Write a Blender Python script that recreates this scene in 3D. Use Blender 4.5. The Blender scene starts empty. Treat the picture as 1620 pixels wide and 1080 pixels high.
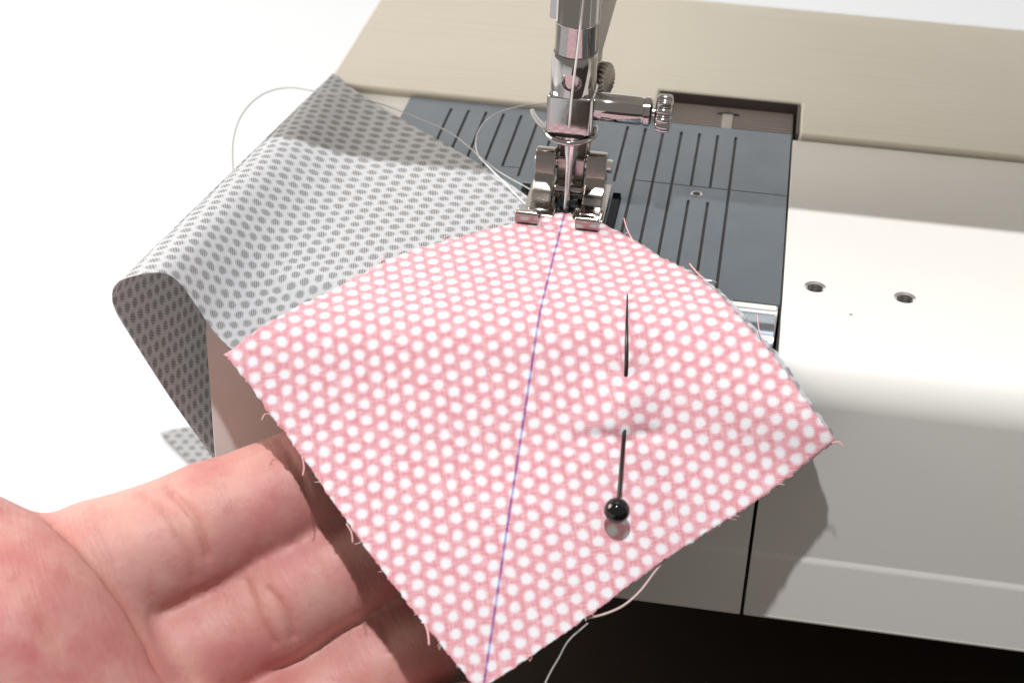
import bpy, bmesh, math, random
import numpy as np
from mathutils import Vector, Matrix

random.seed(7); rng = np.random.default_rng(7)
S = 0.001                                   # everything below is written in millimetres
sc = bpy.context.scene
col = sc.collection

# ------------------------------------------------------------------ camera
CF, YAW, PITCH, ROLL = 2727.797, math.radians(-8.217), math.radians(32.645), math.radians(2.221)
CPOS = np.array([27.201, -243.606, 131.670])
_fw = np.array([math.sin(YAW)*math.cos(PITCH), math.cos(YAW)*math.cos(PITCH), -math.sin(PITCH)])
_r = np.array([math.cos(YAW), -math.sin(YAW), 0.0]); _u = np.cross(_r, _fw)
RR = math.cos(ROLL)*_r + math.sin(ROLL)*_u
UU = -math.sin(ROLL)*_r + math.cos(ROLL)*_u
cam = bpy.data.cameras.new('camera'); camo = bpy.data.objects.new('camera', cam); col.objects.link(camo)
M = Matrix(((RR[0], UU[0], -_fw[0], CPOS[0]*S), (RR[1], UU[1], -_fw[1], CPOS[1]*S), (RR[2], UU[2], -_fw[2], CPOS[2]*S), (0, 0, 0, 1)))
camo.matrix_world = M
cam.sensor_width = 36.0; cam.lens = CF/1620*36.0
cam.clip_start = 0.01; cam.clip_end = 20
cam.dof.use_dof = True; cam.dof.focus_distance = 0.262; cam.dof.aperture_fstop = 25
sc.camera = camo

# ------------------------------------------------------------------ world, lamps, exposure
w = bpy.data.worlds.new('World'); sc.world = w; w.use_nodes = True
bg = w.node_tree.nodes['Background']; bg.inputs[0].default_value = (1.0, 0.93, 0.84, 1); bg.inputs[1].default_value = 0.29
def lamp(name, kind, loc, tgt, power, colr, **kw):
    l = bpy.data.lights.new(name, kind); l.energy = power; l.color = colr
    for k, v in kw.items(): setattr(l, k, v)
    o = bpy.data.objects.new(name, l); col.objects.link(o)
    o.location = Vector(loc)*S
    o.rotation_euler = (Vector(tgt)-Vector(loc)).to_track_quat('-Z', 'Y').to_euler()
    return o
lamp('key_lamp', 'AREA', (-20, -300, 800), (0, 0, 0), 7.4, (0.97, 0.985, 1.0), shape='DISK', size=0.022)
lamp('soft_fill', 'AREA', (-760, 20, 380), (0, 40, 0), 6.6, (1.0, 0.94, 0.85), shape='DISK', size=0.5)  # area fill added to brighten the shade; no such lamp is known
vs = sc.view_settings; vs.view_transform = 'Standard'; vs.look = 'None'; vs.exposure = 0; vs.gamma = 1; vs.use_curve_mapping = False

# ------------------------------------------------------------------ helpers: points
def ray(u, v):
    return RR*((u-810)/CF) - UU*((v-540)/CF) + _fw
def at(u, v, ax, val):                      # pixel of the photograph -> point on a world plane (mm)
    r = ray(u, v); return CPOS + r*((val-CPOS[ax])/r[ax])
def dp(u, v, t):                            # pixel -> point at a distance along the view axis (mm)
    return CPOS + ray(u, v)*t
def smooth_pts(pts, n=12):
    P = [np.array(p, float) for p in pts]; P = [2*P[0]-P[1]] + P + [2*P[-1]-P[-2]]
    out = []
    for i in range(1, len(P)-2):
        a, b, c, d = P[i-1:i+3]
        for k in range(n):
            t = k/n
            out.append(0.5*((2*b)+(-a+c)*t+(2*a-5*b+4*c-d)*t*t+(-a+3*b-3*c+d)*t**3))
    out.append(P[-2]); return out

# ------------------------------------------------------------------ helpers: meshes
def put(name, verts, faces, mat=None, parent=None, smooth=True, mats=None, fmat=None, uv=None):
    me = bpy.data.meshes.new(name)
    me.from_pydata([tuple(np.asarray(v, float)*S) for v in verts], [], [tuple(f) for f in faces])
    for m in (mats or [mat]): me.materials.append(m)
    if fmat is not None: me.polygons.foreach_set('material_index', fmat)
    me.polygons.foreach_set('use_smooth', [smooth]*len(me.polygons))
    if uv is not None:
        lay = me.uv_layers.new(name='UVMap'); li = np.zeros(len(me.loops), dtype=np.int32); me.loops.foreach_get('vertex_index', li)
        lay.data.foreach_set('uv', np.asarray(uv, float)[li].ravel())
    me.update()
    o = bpy.data.objects.new(name, me); col.objects.link(o)
    if parent is not None:
        o.parent = parent
        if parent.type == 'EMPTY': o.matrix_parent_inverse = parent.matrix_basis.inverted()
    return o
def fixn(o):
    bm = bmesh.new(); bm.from_mesh(o.data); bmesh.ops.recalc_face_normals(bm, faces=bm.faces); bm.to_mesh(o.data); bm.free(); return o
def bev(o, width, seg=2, angle=35):
    m = o.modifiers.new('bevel', 'BEVEL'); m.width = width*S; m.segments = seg; m.limit_method = 'ANGLE'; m.angle_limit = math.radians(angle)
    n = o.modifiers.new('wn', 'WEIGHTED_NORMAL'); n.keep_sharp = False
    return o
def prism(name, poly, axis, a0, a1, mat, parent=None, bw=0, seg=2, smooth=False):
    """extrude a polygon; axis 0: poly=(y,z); axis 1: poly=(x,z); axis 2: poly=(x,y)"""
    n = len(poly); V = []
    for a in (a0, a1):
        for p in poly:
            q = list(p); q.insert(axis, a); V.append(q)
    F = [list(range(n)), list(range(n, 2*n))] + [[i, (i+1) % n, n+(i+1) % n, n+i] for i in range(n)]
    o = fixn(put(name, V, F, mat, parent, smooth or bw > 0))
    if bw: bev(o, bw, seg)
    return o
def box(name, x0, x1, y0, y1, z0, z1, mat, parent=None, bw=0.2, seg=2):
    return prism(name, [(x0, y0), (x1, y0), (x1, y1), (x0, y1)], 2, z0, z1, mat, parent, bw, seg)
def lathe(name, prof, mat, origin=(0, 0, 0), axis=(0, 0, 1), n=48, parent=None, lobes=0, lobe_amp=0.0, cap=True):
    """prof: (radius, height) list along axis"""
    ax = Vector(axis).normalized(); q = Vector((0, 0, 1)).rotation_difference(ax)
    V, F = [], []
    for (r, h) in prof:
        for k in range(n):
            a = 2*math.pi*k/n; rr = r
            if lobes: rr = r*(1 - lobe_amp*(0.5-0.5*math.cos(lobes*a))**2.0) if r > 0.8 else r
            p = q @ Vector((rr*math.cos(a), rr*math.sin(a), h)); V.append(np.array(p)+np.array(origin))
    m = len(prof)
    for j in range(m-1):
        for k in range(n):
            F.append([j*n+k, j*n+(k+1) % n, (j+1)*n+(k+1) % n, (j+1)*n+k])
    if cap: F.append(list(range(n))[::-1]); F.append([(m-1)*n+k for k in range(n)])
    o = fixn(put(name, V, F, mat, parent, True))
    o.modifiers.new('es', 'EDGE_SPLIT').split_angle = math.radians(50)
    return o
def tube(name, pts, rad, mat, parent=None, sides=8, n=10, smoothed=True, taper=None):
    P = smooth_pts(pts, n) if smoothed else [np.array(p, float) for p in pts]
    V, F = [], []; up = np.array([0.13, 0.21, 0.97])
    L = len(P); prev = None
    for i, p in enumerate(P):
        t = P[min(i+1, L-1)]-P[max(i-1, 0)]; t = t/(np.linalg.norm(t)+1e-9)
        if prev is None: a = np.cross(t, up)
        else: a = prev-t*(prev@t)
        a /= np.linalg.norm(a)+1e-9; b = np.cross(t, a); prev = a
        r = rad if taper is None else rad*taper(i/(L-1))
        for k in range(sides):
            c = 2*math.pi*k/sides; V.append(p+a*math.cos(c)*r+b*math.sin(c)*r)
    for i in range(L-1):
        for k in range(sides):
            F.append([i*sides+k, i*sides+(k+1) % sides, (i+1)*sides+(k+1) % sides, (i+1)*sides+k])
    F.append(list(range(sides))[::-1]); F.append([(L-1)*sides+k for k in range(sides)])
    return fixn(put(name, V, F, mat, parent, True))
def cut(o, cutters):
    for x in [o]+cutters:
        for m in list(x.modifiers):
            if m.type == 'EDGE_SPLIT': x.modifiers.remove(m)
    for c in cutters:
        m = o.modifiers.new('cut', 'BOOLEAN'); m.object = c; m.operation = 'DIFFERENCE'; m.solver = 'EXACT'
    bpy.context.view_layer.update(); dg = bpy.context.evaluated_depsgraph_get()
    me = bpy.data.meshes.new_from_object(o.evaluated_get(dg)); o.modifiers.clear(); old = o.data; o.data = me; me.name = old.name
    for c in cutters: bpy.data.objects.remove(c)
    return o
def empty(name, loc, parent=None):
    o = bpy.data.objects.new(name, None); col.objects.link(o); o.empty_display_size = 0.005
    o.location = Vector(loc)*S
    return o
def adopt(root):                            # children are written in world mm: undo the root's offset
    for c in root.children: c.matrix_parent_inverse = root.matrix_basis.inverted()
def tag(o, label, cat, group=None, kind=None):
    if kind: o['kind'] = kind
    if label: o['label'] = label
    if cat: o['category'] = cat
    if group: o['group'] = group
    return o

# ------------------------------------------------------------------ helpers: materials
class G:
    def __init__(self, name):
        self.m = bpy.data.materials.new(name); self.m.use_nodes = True; self.t = self.m.node_tree
        self.b = self.t.nodes['Principled BSDF']
    def n(self, kind, **kw):
        x = self.t.nodes.new(kind)
        for k, v in kw.items(): setattr(x, k, v)
        return x
    def put(self, sock, val):
        if val is None: return
        if isinstance(val, bpy.types.NodeSocket): self.t.links.new(val, sock)
        else: sock.default_value = val
    def math(self, op, a, b=None, c=None, clamp=False):
        x = self.n('ShaderNodeMath', operation=op); x.use_clamp = clamp
        for i, v in enumerate((a, b, c)):
            if v is not None: self.put(x.inputs[i], v)
        return x.outputs[0]
    def vmath(self, op, a, b=None, c=None):
        x = self.n('ShaderNodeVectorMath', operation=op)
        for i, v in enumerate((a, b, c)):
            if v is not None: self.put(x.inputs[i], v)
        return x.outputs['Value'] if op in ('LENGTH', 'DISTANCE', 'DOT_PRODUCT') else x.outputs[0]
    def mix(self, f, a, b):
        x = self.n('ShaderNodeMix', data_type='RGBA'); self.put(x.inputs['Factor'], f)
        self.put(x.inputs[6], a); self.put(x.inputs[7], b); return x.outputs[2]
    def obj(self): return self.n('ShaderNodeTexCoord').outputs['Object']
    def uv(self): return self.n('ShaderNodeTexCoord').outputs['UV']
    def mapping(self, v, scale=(1, 1, 1), rot=(0, 0, 0), loc=(0, 0, 0)):
        x = self.n('ShaderNodeMapping'); self.put(x.inputs[0], v); x.inputs['Scale'].default_value = scale
        x.inputs['Rotation'].default_value = rot; x.inputs['Location'].default_value = loc; return x.outputs[0]
    def noise(self, v, scale, detail=3, rough=0.55):
        x = self.n('ShaderNodeTexNoise'); self.put(x.inputs['Vector'], v); x.inputs['Scale'].default_value = scale
        x.inputs['Detail'].default_value = detail; x.inputs['Roughness'].default_value = rough; return x.outputs[0]
    def ramp(self, f, stops):
        x = self.n('ShaderNodeValToRGB'); self.put(x.inputs[0], f); e = x.color_ramp.elements
        while len(e) < len(stops): e.new(0.5)
        for i, (p, c) in enumerate(stops): e[i].position = p; e[i].color = c if len(c) == 4 else (*c, 1)
        return x.outputs[0]
    def smooth(self, x, lo, hi):
        m = self.n('ShaderNodeMapRange', interpolation_type='SMOOTHSTEP'); self.put(m.inputs[0], x)
        m.inputs[1].default_value = lo; m.inputs[2].default_value = hi; return m.outputs[0]
    def bump(self, h, strength, dist, nrm=None):
        x = self.n('ShaderNodeBump'); self.put(x.inputs['Height'], h); x.inputs['Strength'].default_value = strength
        x.inputs['Distance'].default_value = dist
        if nrm is not None: self.put(x.inputs['Normal'], nrm)
        return x.outputs[0]
    def set(self, **kw):
        nm = dict(color='Base Color', metal='Metallic', rough='Roughness', normal='Normal', spec='Specular IOR Level', sss='Subsurface Weight', coat='Coat Weight', trans='Transmission Weight', ior='IOR', alpha='Alpha', sheen='Sheen Weight')
        for k, v in kw.items():
            if k == 'color' and isinstance(v, tuple) and len(v) == 3: v = (*v, 1)
            self.put(self.b.inputs[nm[k]], v)
        return self.m

def m_plastic(name, c, rough=0.46, grain=False, specks=True):
    g = G(name); o = g.obj()
    fine = g.noise(o, 900, 4); big = g.noise(o, 30, 3)
    colr = g.mix(g.math('MULTIPLY', big, 0.35), (*c, 1), (c[0]*0.93, c[1]*0.91, c[2]*0.86, 1))
    if specks:                              # tiny handling marks
        sp = g.n('ShaderNodeTexVoronoi'); g.put(sp.inputs['Vector'], o); sp.inputs['Scale'].default_value = 95
        dot = g.math('MULTIPLY', g.math('LESS_THAN', sp.outputs['Distance'], 0.026), g.math('GREATER_THAN', g.noise(o, 40, 1), 0.5))
        colr = g.mix(g.math('MULTIPLY', dot, 0.75), colr, (0.12, 0.06, 0.045, 1))
    rg = g.math('ADD', g.math('MULTIPLY', g.noise(o, 160, 4), 0.22), rough-0.1)
    if grain:
        warp = g.vmath('ADD', o, g.vmath('MULTIPLY', g.n('ShaderNodeTexNoise').outputs['Color'], (0, 0.0004, 0)))
        st = g.noise(g.mapping(o, (14, 1100, 60)), 1.0, 3, 0.6)
        st2 = g.noise(g.mapping(o, (40, 2600, 60)), 1.0, 2, 0.6)
        h = g.math('ADD', st, g.math('MULTIPLY', st2, 0.4))
        nrm = g.bump(h, 0.5, 0.00022)
        colr = g.mix(g.smooth(st, 0.55, 0.75), colr, (c[0]*0.92, c[1]*0.90, c[2]*0.86, 1))
    else:
        nrm = g.bump(fine, 0.12, 0.0001)
    return g.set(color=colr, rough=rg, normal=nrm, spec=0.45)
def m_metal(name, c, rough=0.12, brushed=None, metal=1.0):
    g = G(name); o = g.obj()
    sc1 = g.noise(g.mapping(o, brushed or (1, 1, 1)), 900 if not brushed else 1.0, 4)
    smg = g.noise(o, 180, 3)
    rg = g.math('ADD', g.math('MULTIPLY', smg, 0.10), rough-0.05)
    return g.set(color=(*c, 1), metal=metal, rough=rg, normal=g.bump(sc1, 0.1, 0.00004))
def m_plain(name, c, rough=0.6, spec=0.4, var=0.13):
    g = G(name); o = g.obj()
    nz = g.noise(o, 300, 4)
    return g.set(color=g.mix(nz, tuple(x*(1-var) for x in c)+(1,), tuple(min(1, x*(1+var)) for x in c)+(1,)), rough=rough, spec=spec, normal=g.bump(nz, 0.1, 0.0001))

MAT = {}
MAT['cream'] = m_plastic('cream_plastic', (0.72, 0.705, 0.675))
MAT['grain'] = m_plastic('grained_cream_plastic', (0.69, 0.645, 0.555), 0.42, grain=True, specks=False)
g = G('satin_blue_steel'); o = g.obj()          # brushed plate with wear: scratches and rubbed spots
br = g.noise(g.mapping(o, (3000, 60, 60)), 1.0, 4); sm_ = g.noise(o, 120, 4, 0.6)
scr = g.noise(g.mapping(o, (60, 2600, 60), (0, 0, 0.5)), 1.0, 1); scr = g.math('MULTIPLY', g.smooth(scr, 0.74, 0.80), g.smooth(g.noise(o, 150, 2), 0.5, 0.6))
pc = g.mix(g.math('MULTIPLY', sm_, 0.5), (0.185, 0.213, 0.247, 1), (0.145, 0.167, 0.195, 1)); pc = g.mix(g.math('MULTIPLY', scr, 0.5), pc, (0.6, 0.6, 0.6, 1))
MAT['steel'] = g.set(color=pc, metal=0.72, rough=g.math('ADD', g.math('MULTIPLY', sm_, 0.22), 0.27), normal=g.bump(br, 0.12, 0.00004))
MAT['steel_gloss'] = m_metal('polished_blue_steel', (0.42, 0.47, 0.55), 0.22)
MAT['groove'] = m_plain('dark_engraved_line', (0.02, 0.018, 0.016), 0.5)
MAT['chrome'] = m_metal('chrome', (0.50, 0.475, 0.465), 0.07)
MAT['nickel'] = m_metal('nickel_foot', (0.38, 0.35, 0.325), 0.15)
MAT['needle'] = m_metal('needle_steel', (0.85, 0.83, 0.83), 0.22)
MAT['blackm'] = m_plain('black_oiled_metal', (0.006, 0.006, 0.006), 0.4, 0.15)
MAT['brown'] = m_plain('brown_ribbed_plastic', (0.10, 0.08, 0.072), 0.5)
MAT['rib'] = m_plain('brown_rib', (0.33, 0.285, 0.265), 0.4)
MAT['brown_l'] = m_plain('pale_brown_mark', (0.42, 0.38, 0.36), 0.5)
MAT['base'] = m_plain('dark_brown_base', (0.045, 0.034, 0.027), 0.75, 0.15)
MAT['white'] = m_plain('white_table', (0.58, 0.597, 0.625), 0.3, 0.5, 0.015)
MAT['wall'] = m_plain('white_wall', (0.88, 0.88, 0.87), 0.8, 0.3, 0.01)
MAT['thread'] = m_plain('white_thread', (0.80, 0.78, 0.76), 0.7)
MAT['thread_grey'] = m_plain('pale_grey_thread', (0.50, 0.48, 0.46), 0.7)
MAT['thread_red'] = m_plain('red_fray', (0.78, 0.42, 0.42), 0.8)
MAT['thread_pale'] = m_plain('pale_pink_thread', (0.62, 0.47, 0.45), 0.8, 0.2, 0.3)
MAT['pale'] = m_plain('pale_lever_plastic', (0.86, 0.83, 0.76), 0.4, 0.4, 0.03)
MAT['black_glass'] = m_plain('black_glass', (0.004, 0.004, 0.005), 0.05, 0.6)
MAT['pin_dark'] = m_metal('dark_pin_steel', (0.06, 0.05, 0.048), 0.35)
g = G('clear_plastic'); MAT['clear'] = g.set(color=(0.75, 0.72, 0.7), rough=0.2, trans=0.6, ior=1.45)

# ------------------------------------------------------------------ setting: table and wall
tb = box('table', -900, 900, -600, 450, -97, -77, MAT['white'], None, 1.0); tag(tb, 'white table top reaching back behind the machine', 'table', kind='structure')
dm = box('dark_mat', -24, 900, -600, 104, -76.98, -76.2, MAT['base'], None, 0.2); tag(dm, 'dark brown mat on the table below the front of the machine', 'mat', kind='structure')
wb = box('white_board', -900, -26, -600, 139.8, -76.98, -75, MAT['white'], None, 0.4); tag(wb, 'smooth white board lying on the table left of the machine', 'board', kind='structure')
wl = box('wall', -900, 900, 450.2, 470, -97, 700, MAT['wall'], None, 0.5); tag(wl, 'plain white wall behind the table', 'wall', kind='structure')

# ------------------------------------------------------------------ sewing machine
mach = empty('sewing_machine', (30, 30, -76))
tag(mach, 'cream sewing machine with grey needle plate and chrome presser foot', 'sewing machine')
def arc(cy, cz, r, a0, a1, n=10):
    return [(cy+r*math.cos(math.radians(a0+(a1-a0)*k/n)), cz+r*math.sin(math.radians(a0+(a1-a0)*k/n))) for k in range(n+1)]
def bed_profile(top, back):
    return [(back, top)] + arc(-28, top-8, 8, 90, 180, 14) + [(-36.05, -34.8), (-36.12, -35.2), (-36.28, -35.6), (-36.38, -36.2), (-36.9, -46.6)] + arc(-36.0, -46.8, 1.0, 180, 260, 4) + [(back, -47.9)]
arm_pf = [(35.0, -0.35), (-23.2, -0.35), (-23.7, -0.8), (-24.6, -9.4), (-31.6, -9.9)] + arc(-32.4, -13.5, 3.6, 80, 180, 8) + bed_profile(-0.35, 35.0)[16:]
fa = prism('free_arm', bed_profile(-0.35, 35.0), 0, -49, -20.02, MAT['cream'], mach, 1.1, 4)
prism('free_arm_front', arm_pf, 0, -20, 34.75, MAT['cream'], mach, 0.6, 3)
bed = prism('bed', bed_profile(-0.05, 35.0), 0, 35.25, 150, MAT['cream'], mach, 0.45, 3)
cuts = []
for (u, v) in ((1290, 453), (1432, 470)):
    h = at(u, v, 2, 0)
    cuts.append(lathe('cutter', [(1.65, -9), (1.65, 2)], MAT['cream'], (h[0], h[1], 0), n=32))
for m in list(bed.modifiers):
    if m.type == 'WEIGHTED_NORMAL': bed.modifiers.remove(m)
cut(bed, cuts)
bed.data.set_sharp_from_angle(angle=math.radians(42)); wn_ = bed.modifiers.new('wn', 'WEIGHTED_NORMAL'); wn_.keep_sharp = True
for (u, v) in ((1290, 453), (1432, 470)):   # threaded metal inserts in the bed
    h = at(u, v, 2, 0); pr = []
    for k in range(13):
        z = -0.12-0.42*k
        pr += [(1.62, z), (1.2, z-0.21)]
    lathe('threaded_insert', pr, MAT['needle'], (h[0], h[1], 0), n=32, parent=mach, cap=False)
    lathe('insert_bottom', [(1.6, -5.2), (1.6, -4.6)], MAT['groove'], (h[0], h[1], 0), n=24, parent=mach)
# rear cover with the recess for the slide
RX0, RX1, RY1 = 10.7, 36.2, 48.6
def cover(name):
    # one slab, L-shaped cut around the recess, top 1.1 mm above the plate
    poly = [(-49.3, 37.3), (RX0, 37.3), (RX0, RY1), (RX1, RY1), (RX1, 35.6), (150, 35.6), (150, 95), (-49.3, 95)]
    return prism(name, poly, 2, -5, 0.85, MAT['grain'], mach, 0.7, 4)
box('rear_body', -49, 150, 35.02, 95, -47.9, -5.02, MAT['cream'], mach, 0.5, 2)
box('arm_corner', -49, RX0-0.3, 34.9, 37.2, -5.0, -0.36, MAT['cream'], mach, 0.2, 2)
cover('rear_cover')
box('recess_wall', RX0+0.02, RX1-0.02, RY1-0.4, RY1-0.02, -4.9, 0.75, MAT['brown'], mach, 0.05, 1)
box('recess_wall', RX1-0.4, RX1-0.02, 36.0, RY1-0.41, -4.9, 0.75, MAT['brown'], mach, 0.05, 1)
slide = box('slide_cover', RX0+0.4, RX1-0.9, 36.2, RY1-0.5, -4.2, -1.05, MAT['brown'], mach, 0.1, 1)
k = 0
yy = 37.3
while yy < RY1-1.2:
    box('rib', RX0+0.6, RX1-1.1, yy, yy+0.48, -1.06, -0.92, MAT['rib'], slide, 0.08, 1); yy += 1.05
ac = at(1152, 182, 2, -0.8); ax_, ay_ = ac[0], ac[1]
prism('arrow_stem', [(ax_-0.95, 37.4), (ax_+0.95, 37.4), (ax_+0.95, ay_+0.3), (ax_-0.95, ay_+0.3)], 2, -1.0, -0.8, MAT['brown_l'], slide, 0.06, 1)
prism('arrow_head', [(ax_-2.1, ay_+0.32), (ax_+2.1, ay_+0.32), (ax_+0.9, ay_+1.2), (ax_, ay_+1.5), (ax_-0.9, ay_+1.2)], 2, -1.0, -0.78, MAT['groove'], slide, 0.06, 1)

# needle plate: a relief built on a rectilinear grid, grooves are real
PX0, PX1, PY0, PY1 = -33.5, 34.95, -21.9, 36.9
d8 = 3.175; YT, YC = 33.6, 13.3; hw = 0.235
rects = []                                  # x0,x1,y0,y1,depth
for i in range(0, 17):
    x = (i-8)*d8
    if i in (7, 8, 9): continue
    if i <= 3 or i in (11, 12, 13, 16): rects.append((x-hw, x+hw, -19.6, YT, 0.3))
    elif i == 4: rects.append((x-hw, x+hw, YC, YT, 0.3))
    elif i in (5, 6): rects.append((x-hw, x+hw, YC-3 if i == 5 else 12, YT, 0.3))
    elif i == 10: rects.append((x-hw, x+hw, 12, YT, 0.3))
    elif i in (14, 15): rects += [(x-hw, x+hw, YC, YT, 0.3), (x-hw, x+hw, -19.6, 8.2, 0.3)]
rects += [(9.5+0.2, PX1+1, YC-0.11, YC+0.11, 0.28), (9.7-0.1, 9.7+0.1, PY0-1, YC+0.1, 0.28), (-4*d8, -3*d8+0.2, YC-0.1, YC+0.1, 0.28)]
for sx in (1, -1):
    rects.append((min(sx*6.7, sx*8.25), max(sx*6.7, sx*8.25), -9.5, 6.6, 0.33))
rects.append((-1.2, 1.2, -1.4, 1.4, 0.33))
xs = sorted({PX0, PX1} | {round(v, 4) for r in rects for v in r[:2] if PX0 < v < PX1})
ys = sorted({PY0, PY1} | {round(v, 4) for r in rects for v in r[2:4] if PY0 < v < PY1})
H = np.zeros((len(xs)-1, len(ys)-1))
for i in range(len(xs)-1):
    for j in range(len(ys)-1):
        cx, cy = (xs[i]+xs[i+1])/2, (ys[j]+ys[j+1])/2
        for r in rects:
            if r[0] < cx < r[1] and r[2] < cy < r[3]: H[i, j] = min(H[i, j], -r[4])
V, F, FM = [], [], []
def quad(a, b, c, d, m):
    n0 = len(V); V.extend([a, b, c, d]); F.append([n0, n0+1, n0+2, n0+3]); FM.append(m)
for i in range(len(xs)-1):
    for j in range(len(ys)-1):
        z = H[i, j]; mm = 1 if z < 0 else 0
        quad((xs[i], ys[j], z), (xs[i+1], ys[j], z), (xs[i+1], ys[j+1], z), (xs[i], ys[j+1], z), mm)
        zr = H[i+1, j] if i+1 < len(xs)-1 else -0.6
        zl = -0.6 if i == 0 else None
        zu = H[i, j+1] if j+1 < len(ys)-1 else -0.6
        if zr != z: quad((xs[i+1], ys[j], z), (xs[i+1], ys[j], zr), (xs[i+1], ys[j+1], zr), (xs[i+1], ys[j+1], z), 0)
        if zu != z: quad((xs[i], ys[j+1], z), (xs[i+1], ys[j+1], z), (xs[i+1], ys[j+1], zu), (xs[i], ys[j+1], zu), 0)
        if i == 0: quad((xs[0], ys[j], z), (xs[0], ys[j+1], z), (xs[0], ys[j+1], -0.6), (xs[0], ys[j], -0.6), 0)
        if j == 0: quad((xs[i], ys[0], z), (xs[i], ys[0], -0.6), (xs[i+1], ys[0], -0.6), (xs[i+1], ys[0], z), 0)
plate = put('needle_plate', V, F, None, mach, False, [MAT['steel'], MAT['groove']], FM)
bm = bmesh.new(); bm.from_mesh(plate.data); bmesh.ops.remove_doubles(bm, verts=bm.verts, dist=1e-6); bmesh.ops.recalc_face_normals(bm, faces=bm.faces); bm.to_mesh(plate.data); bm.free()
hh = at(1102, 307, 2, 0)
lathe('locating_hole_rim', [(0.62, 0.02), (0.66, 0.07), (0.92, 0.08), (1.0, 0.01)], MAT['chrome'], (hh[0], hh[1], 0), n=32, parent=plate, cap=False)
lathe('locating_hole', [(0.64, 0.012), (0.64, 0.03)], MAT['groove'], (hh[0], hh[1], 0), n=24, parent=plate)
for sx in (1, -1):                          # feed dog bars with teeth
    x0 = 6.8 if sx > 0 else -8.1
    poly = [(-8.8, -0.3)]
    y = -8.8
    while y < 6.2:
        poly += [(y, 0.15), (y+0.55, 0.85), (y+0.6, 0.15)]; y += 1.05
    poly += [(6.4, -0.3)]
    prism('feed_dog', poly, 0, x0, x0+1.3, MAT['blackm'], mach)
# trim and metal front below the plate's front edge
box('front_trim', -33.4, 34.6, -23.3, -22.1, -0.5, 0.02, MAT['cream'], mach, 0.3, 2)
prism('front_bar', arc(-27.75, -4.25, 4.35, 70, 290, 24) + [(-24.4, -8.2), (-24.0, -0.5)], 0, -19.5, 34.35, MAT['steel_gloss'], mach, smooth=True).modifiers.new('es', 'EDGE_SPLIT').split_angle = math.radians(40)
# dark base under the free arm, column, overhead arm and head (above and beside the frame)
box('base', -20, 190, 20, 103, -76.15, -47.95, MAT['base'], mach, 1.5, 3)
box('column', 120, 200, -25, 95, -47, 190, MAT['cream'], mach, 10, 6)
box('overhead_arm', -60, 200.6, -14, 90, 58, 189, MAT['cream'], mach, 2, 4)

# ------------------------------------------------------------------ needle bar, clamp, needle
lathe('needle_bar', [(3.15, 20), (3.15, 32.2), (3.28, 32.35), (3.28, 32.6), (3.15, 32.75), (3.15, 75)], MAT['chrome'], n=64, parent=mach)
clamp = lathe('needle_clamp', [(3.2, 21.0), (3.5, 21.2), (3.5, 27.0), (3.3, 27.5), (2.6, 27.5)], MAT['chrome'], n=64, parent=mach)
cutc = lathe('cutter', [(1.35, -6), (1.35, -1.2)], MAT['chrome'], (0.0, 0, 23.75), (0, 1, 0), n=40)
cut(clamp, [cutc]); clamp.modifiers.new('es', 'EDGE_SPLIT').split_angle = math.radians(50)
lathe('clamp_hole', [(1.34, -2.45), (1.34, -2.3)], MAT['groove'], (0.0, 0, 23.75), (0, 1, 0), n=24, parent=clamp)
lathe('hole_rim', [(1.32, -3.2), (1.38, -3.42), (1.55, -3.42), (1.62, -3.15)], MAT['chrome'], (0.0, 0, 23.75), (0, 1, 0), n=40, parent=clamp, cap=False)
def rrect(hx, hy, r, n=6, cx=0, cy=0):
    o = []
    for (sx, sy, a0) in ((1, 1, 0), (-1, 1, 90), (-1, -1, 180), (1, -1, 270)):
        for k in range(n+1):
            a = math.radians(a0+90*k/n); o.append((cx+sx*(hx-r)+r*math.cos(a), cy+sy*(hy-r)+r*math.sin(a)))
    return o
prism('clamp_block', rrect(3.65, 3.4, 0.9, 5, 0, 0.1), 2, 15.0, 21.3, MAT['chrome'], clamp, 0.35, 3)
prism('clamp_foot', rrect(3.3, 3.0, 1.4, 5, 0, 0.1), 2, 14.3, 15.05, MAT['groove'], clamp, 0.1, 1)
ring = [np.array([-3.9*math.cos(math.radians(a)), -0.2-3.9*math.sin(math.radians(a)), 14.55-0.55*math.sin(math.radians(a))]) for a in range(-20, 205, 9)]
tube('thread_guide', ring, 0.5, MAT['chrome'], clamp, 10, 2)
gp = [at(873, 206, 1, -1.5), at(858, 198, 1, -2), at(847, 186, 1, -2), at(841, 173, 1, -1.6)]
tube('guide_tip', gp, 0.62, MAT['clear'], clamp, 8, 6, taper=lambda t: 1-0.45*t)
# clamp screw: sleeve, neck, knurled knob (axis along +X)
so = (0, 0, 18.9)
scw = lathe('clamp_screw', [(1.9, 3.2), (2.2, 3.35), (2.25, 3.6), (2.25, 10.6), (2.1, 10.8), (2.1, 11.2), (2.3, 11.3), (2.3, 12.1), (1.9, 12.4), (0.75, 12.5), (0.75, 13.4)], MAT['chrome'], so, (1, 0, -0.01), 48, clamp)
lathe('knob', [(0.7, 12.9), (1.9, 12.95), (2.85, 13.25), (3.0, 13.6), (3.0, 15.0), (2.85, 15.35), (1.9, 15.6), (0.5, 15.65)], MAT['chrome'], so, (1, 0, -0.01), 160, scw, lobes=12, lobe_amp=0.17)
# needle
lathe('needle', [(0.03, -3.0), (0.30, -1.2), (0.40, 1.0), (0.42, 5.0), (0.55, 8.0), (0.95, 10.6), (1.0, 12.0), (1.0, 15)], MAT['needle'], (0.05, 0, 0), (0.012, 0, 1), 24, mach)
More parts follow.
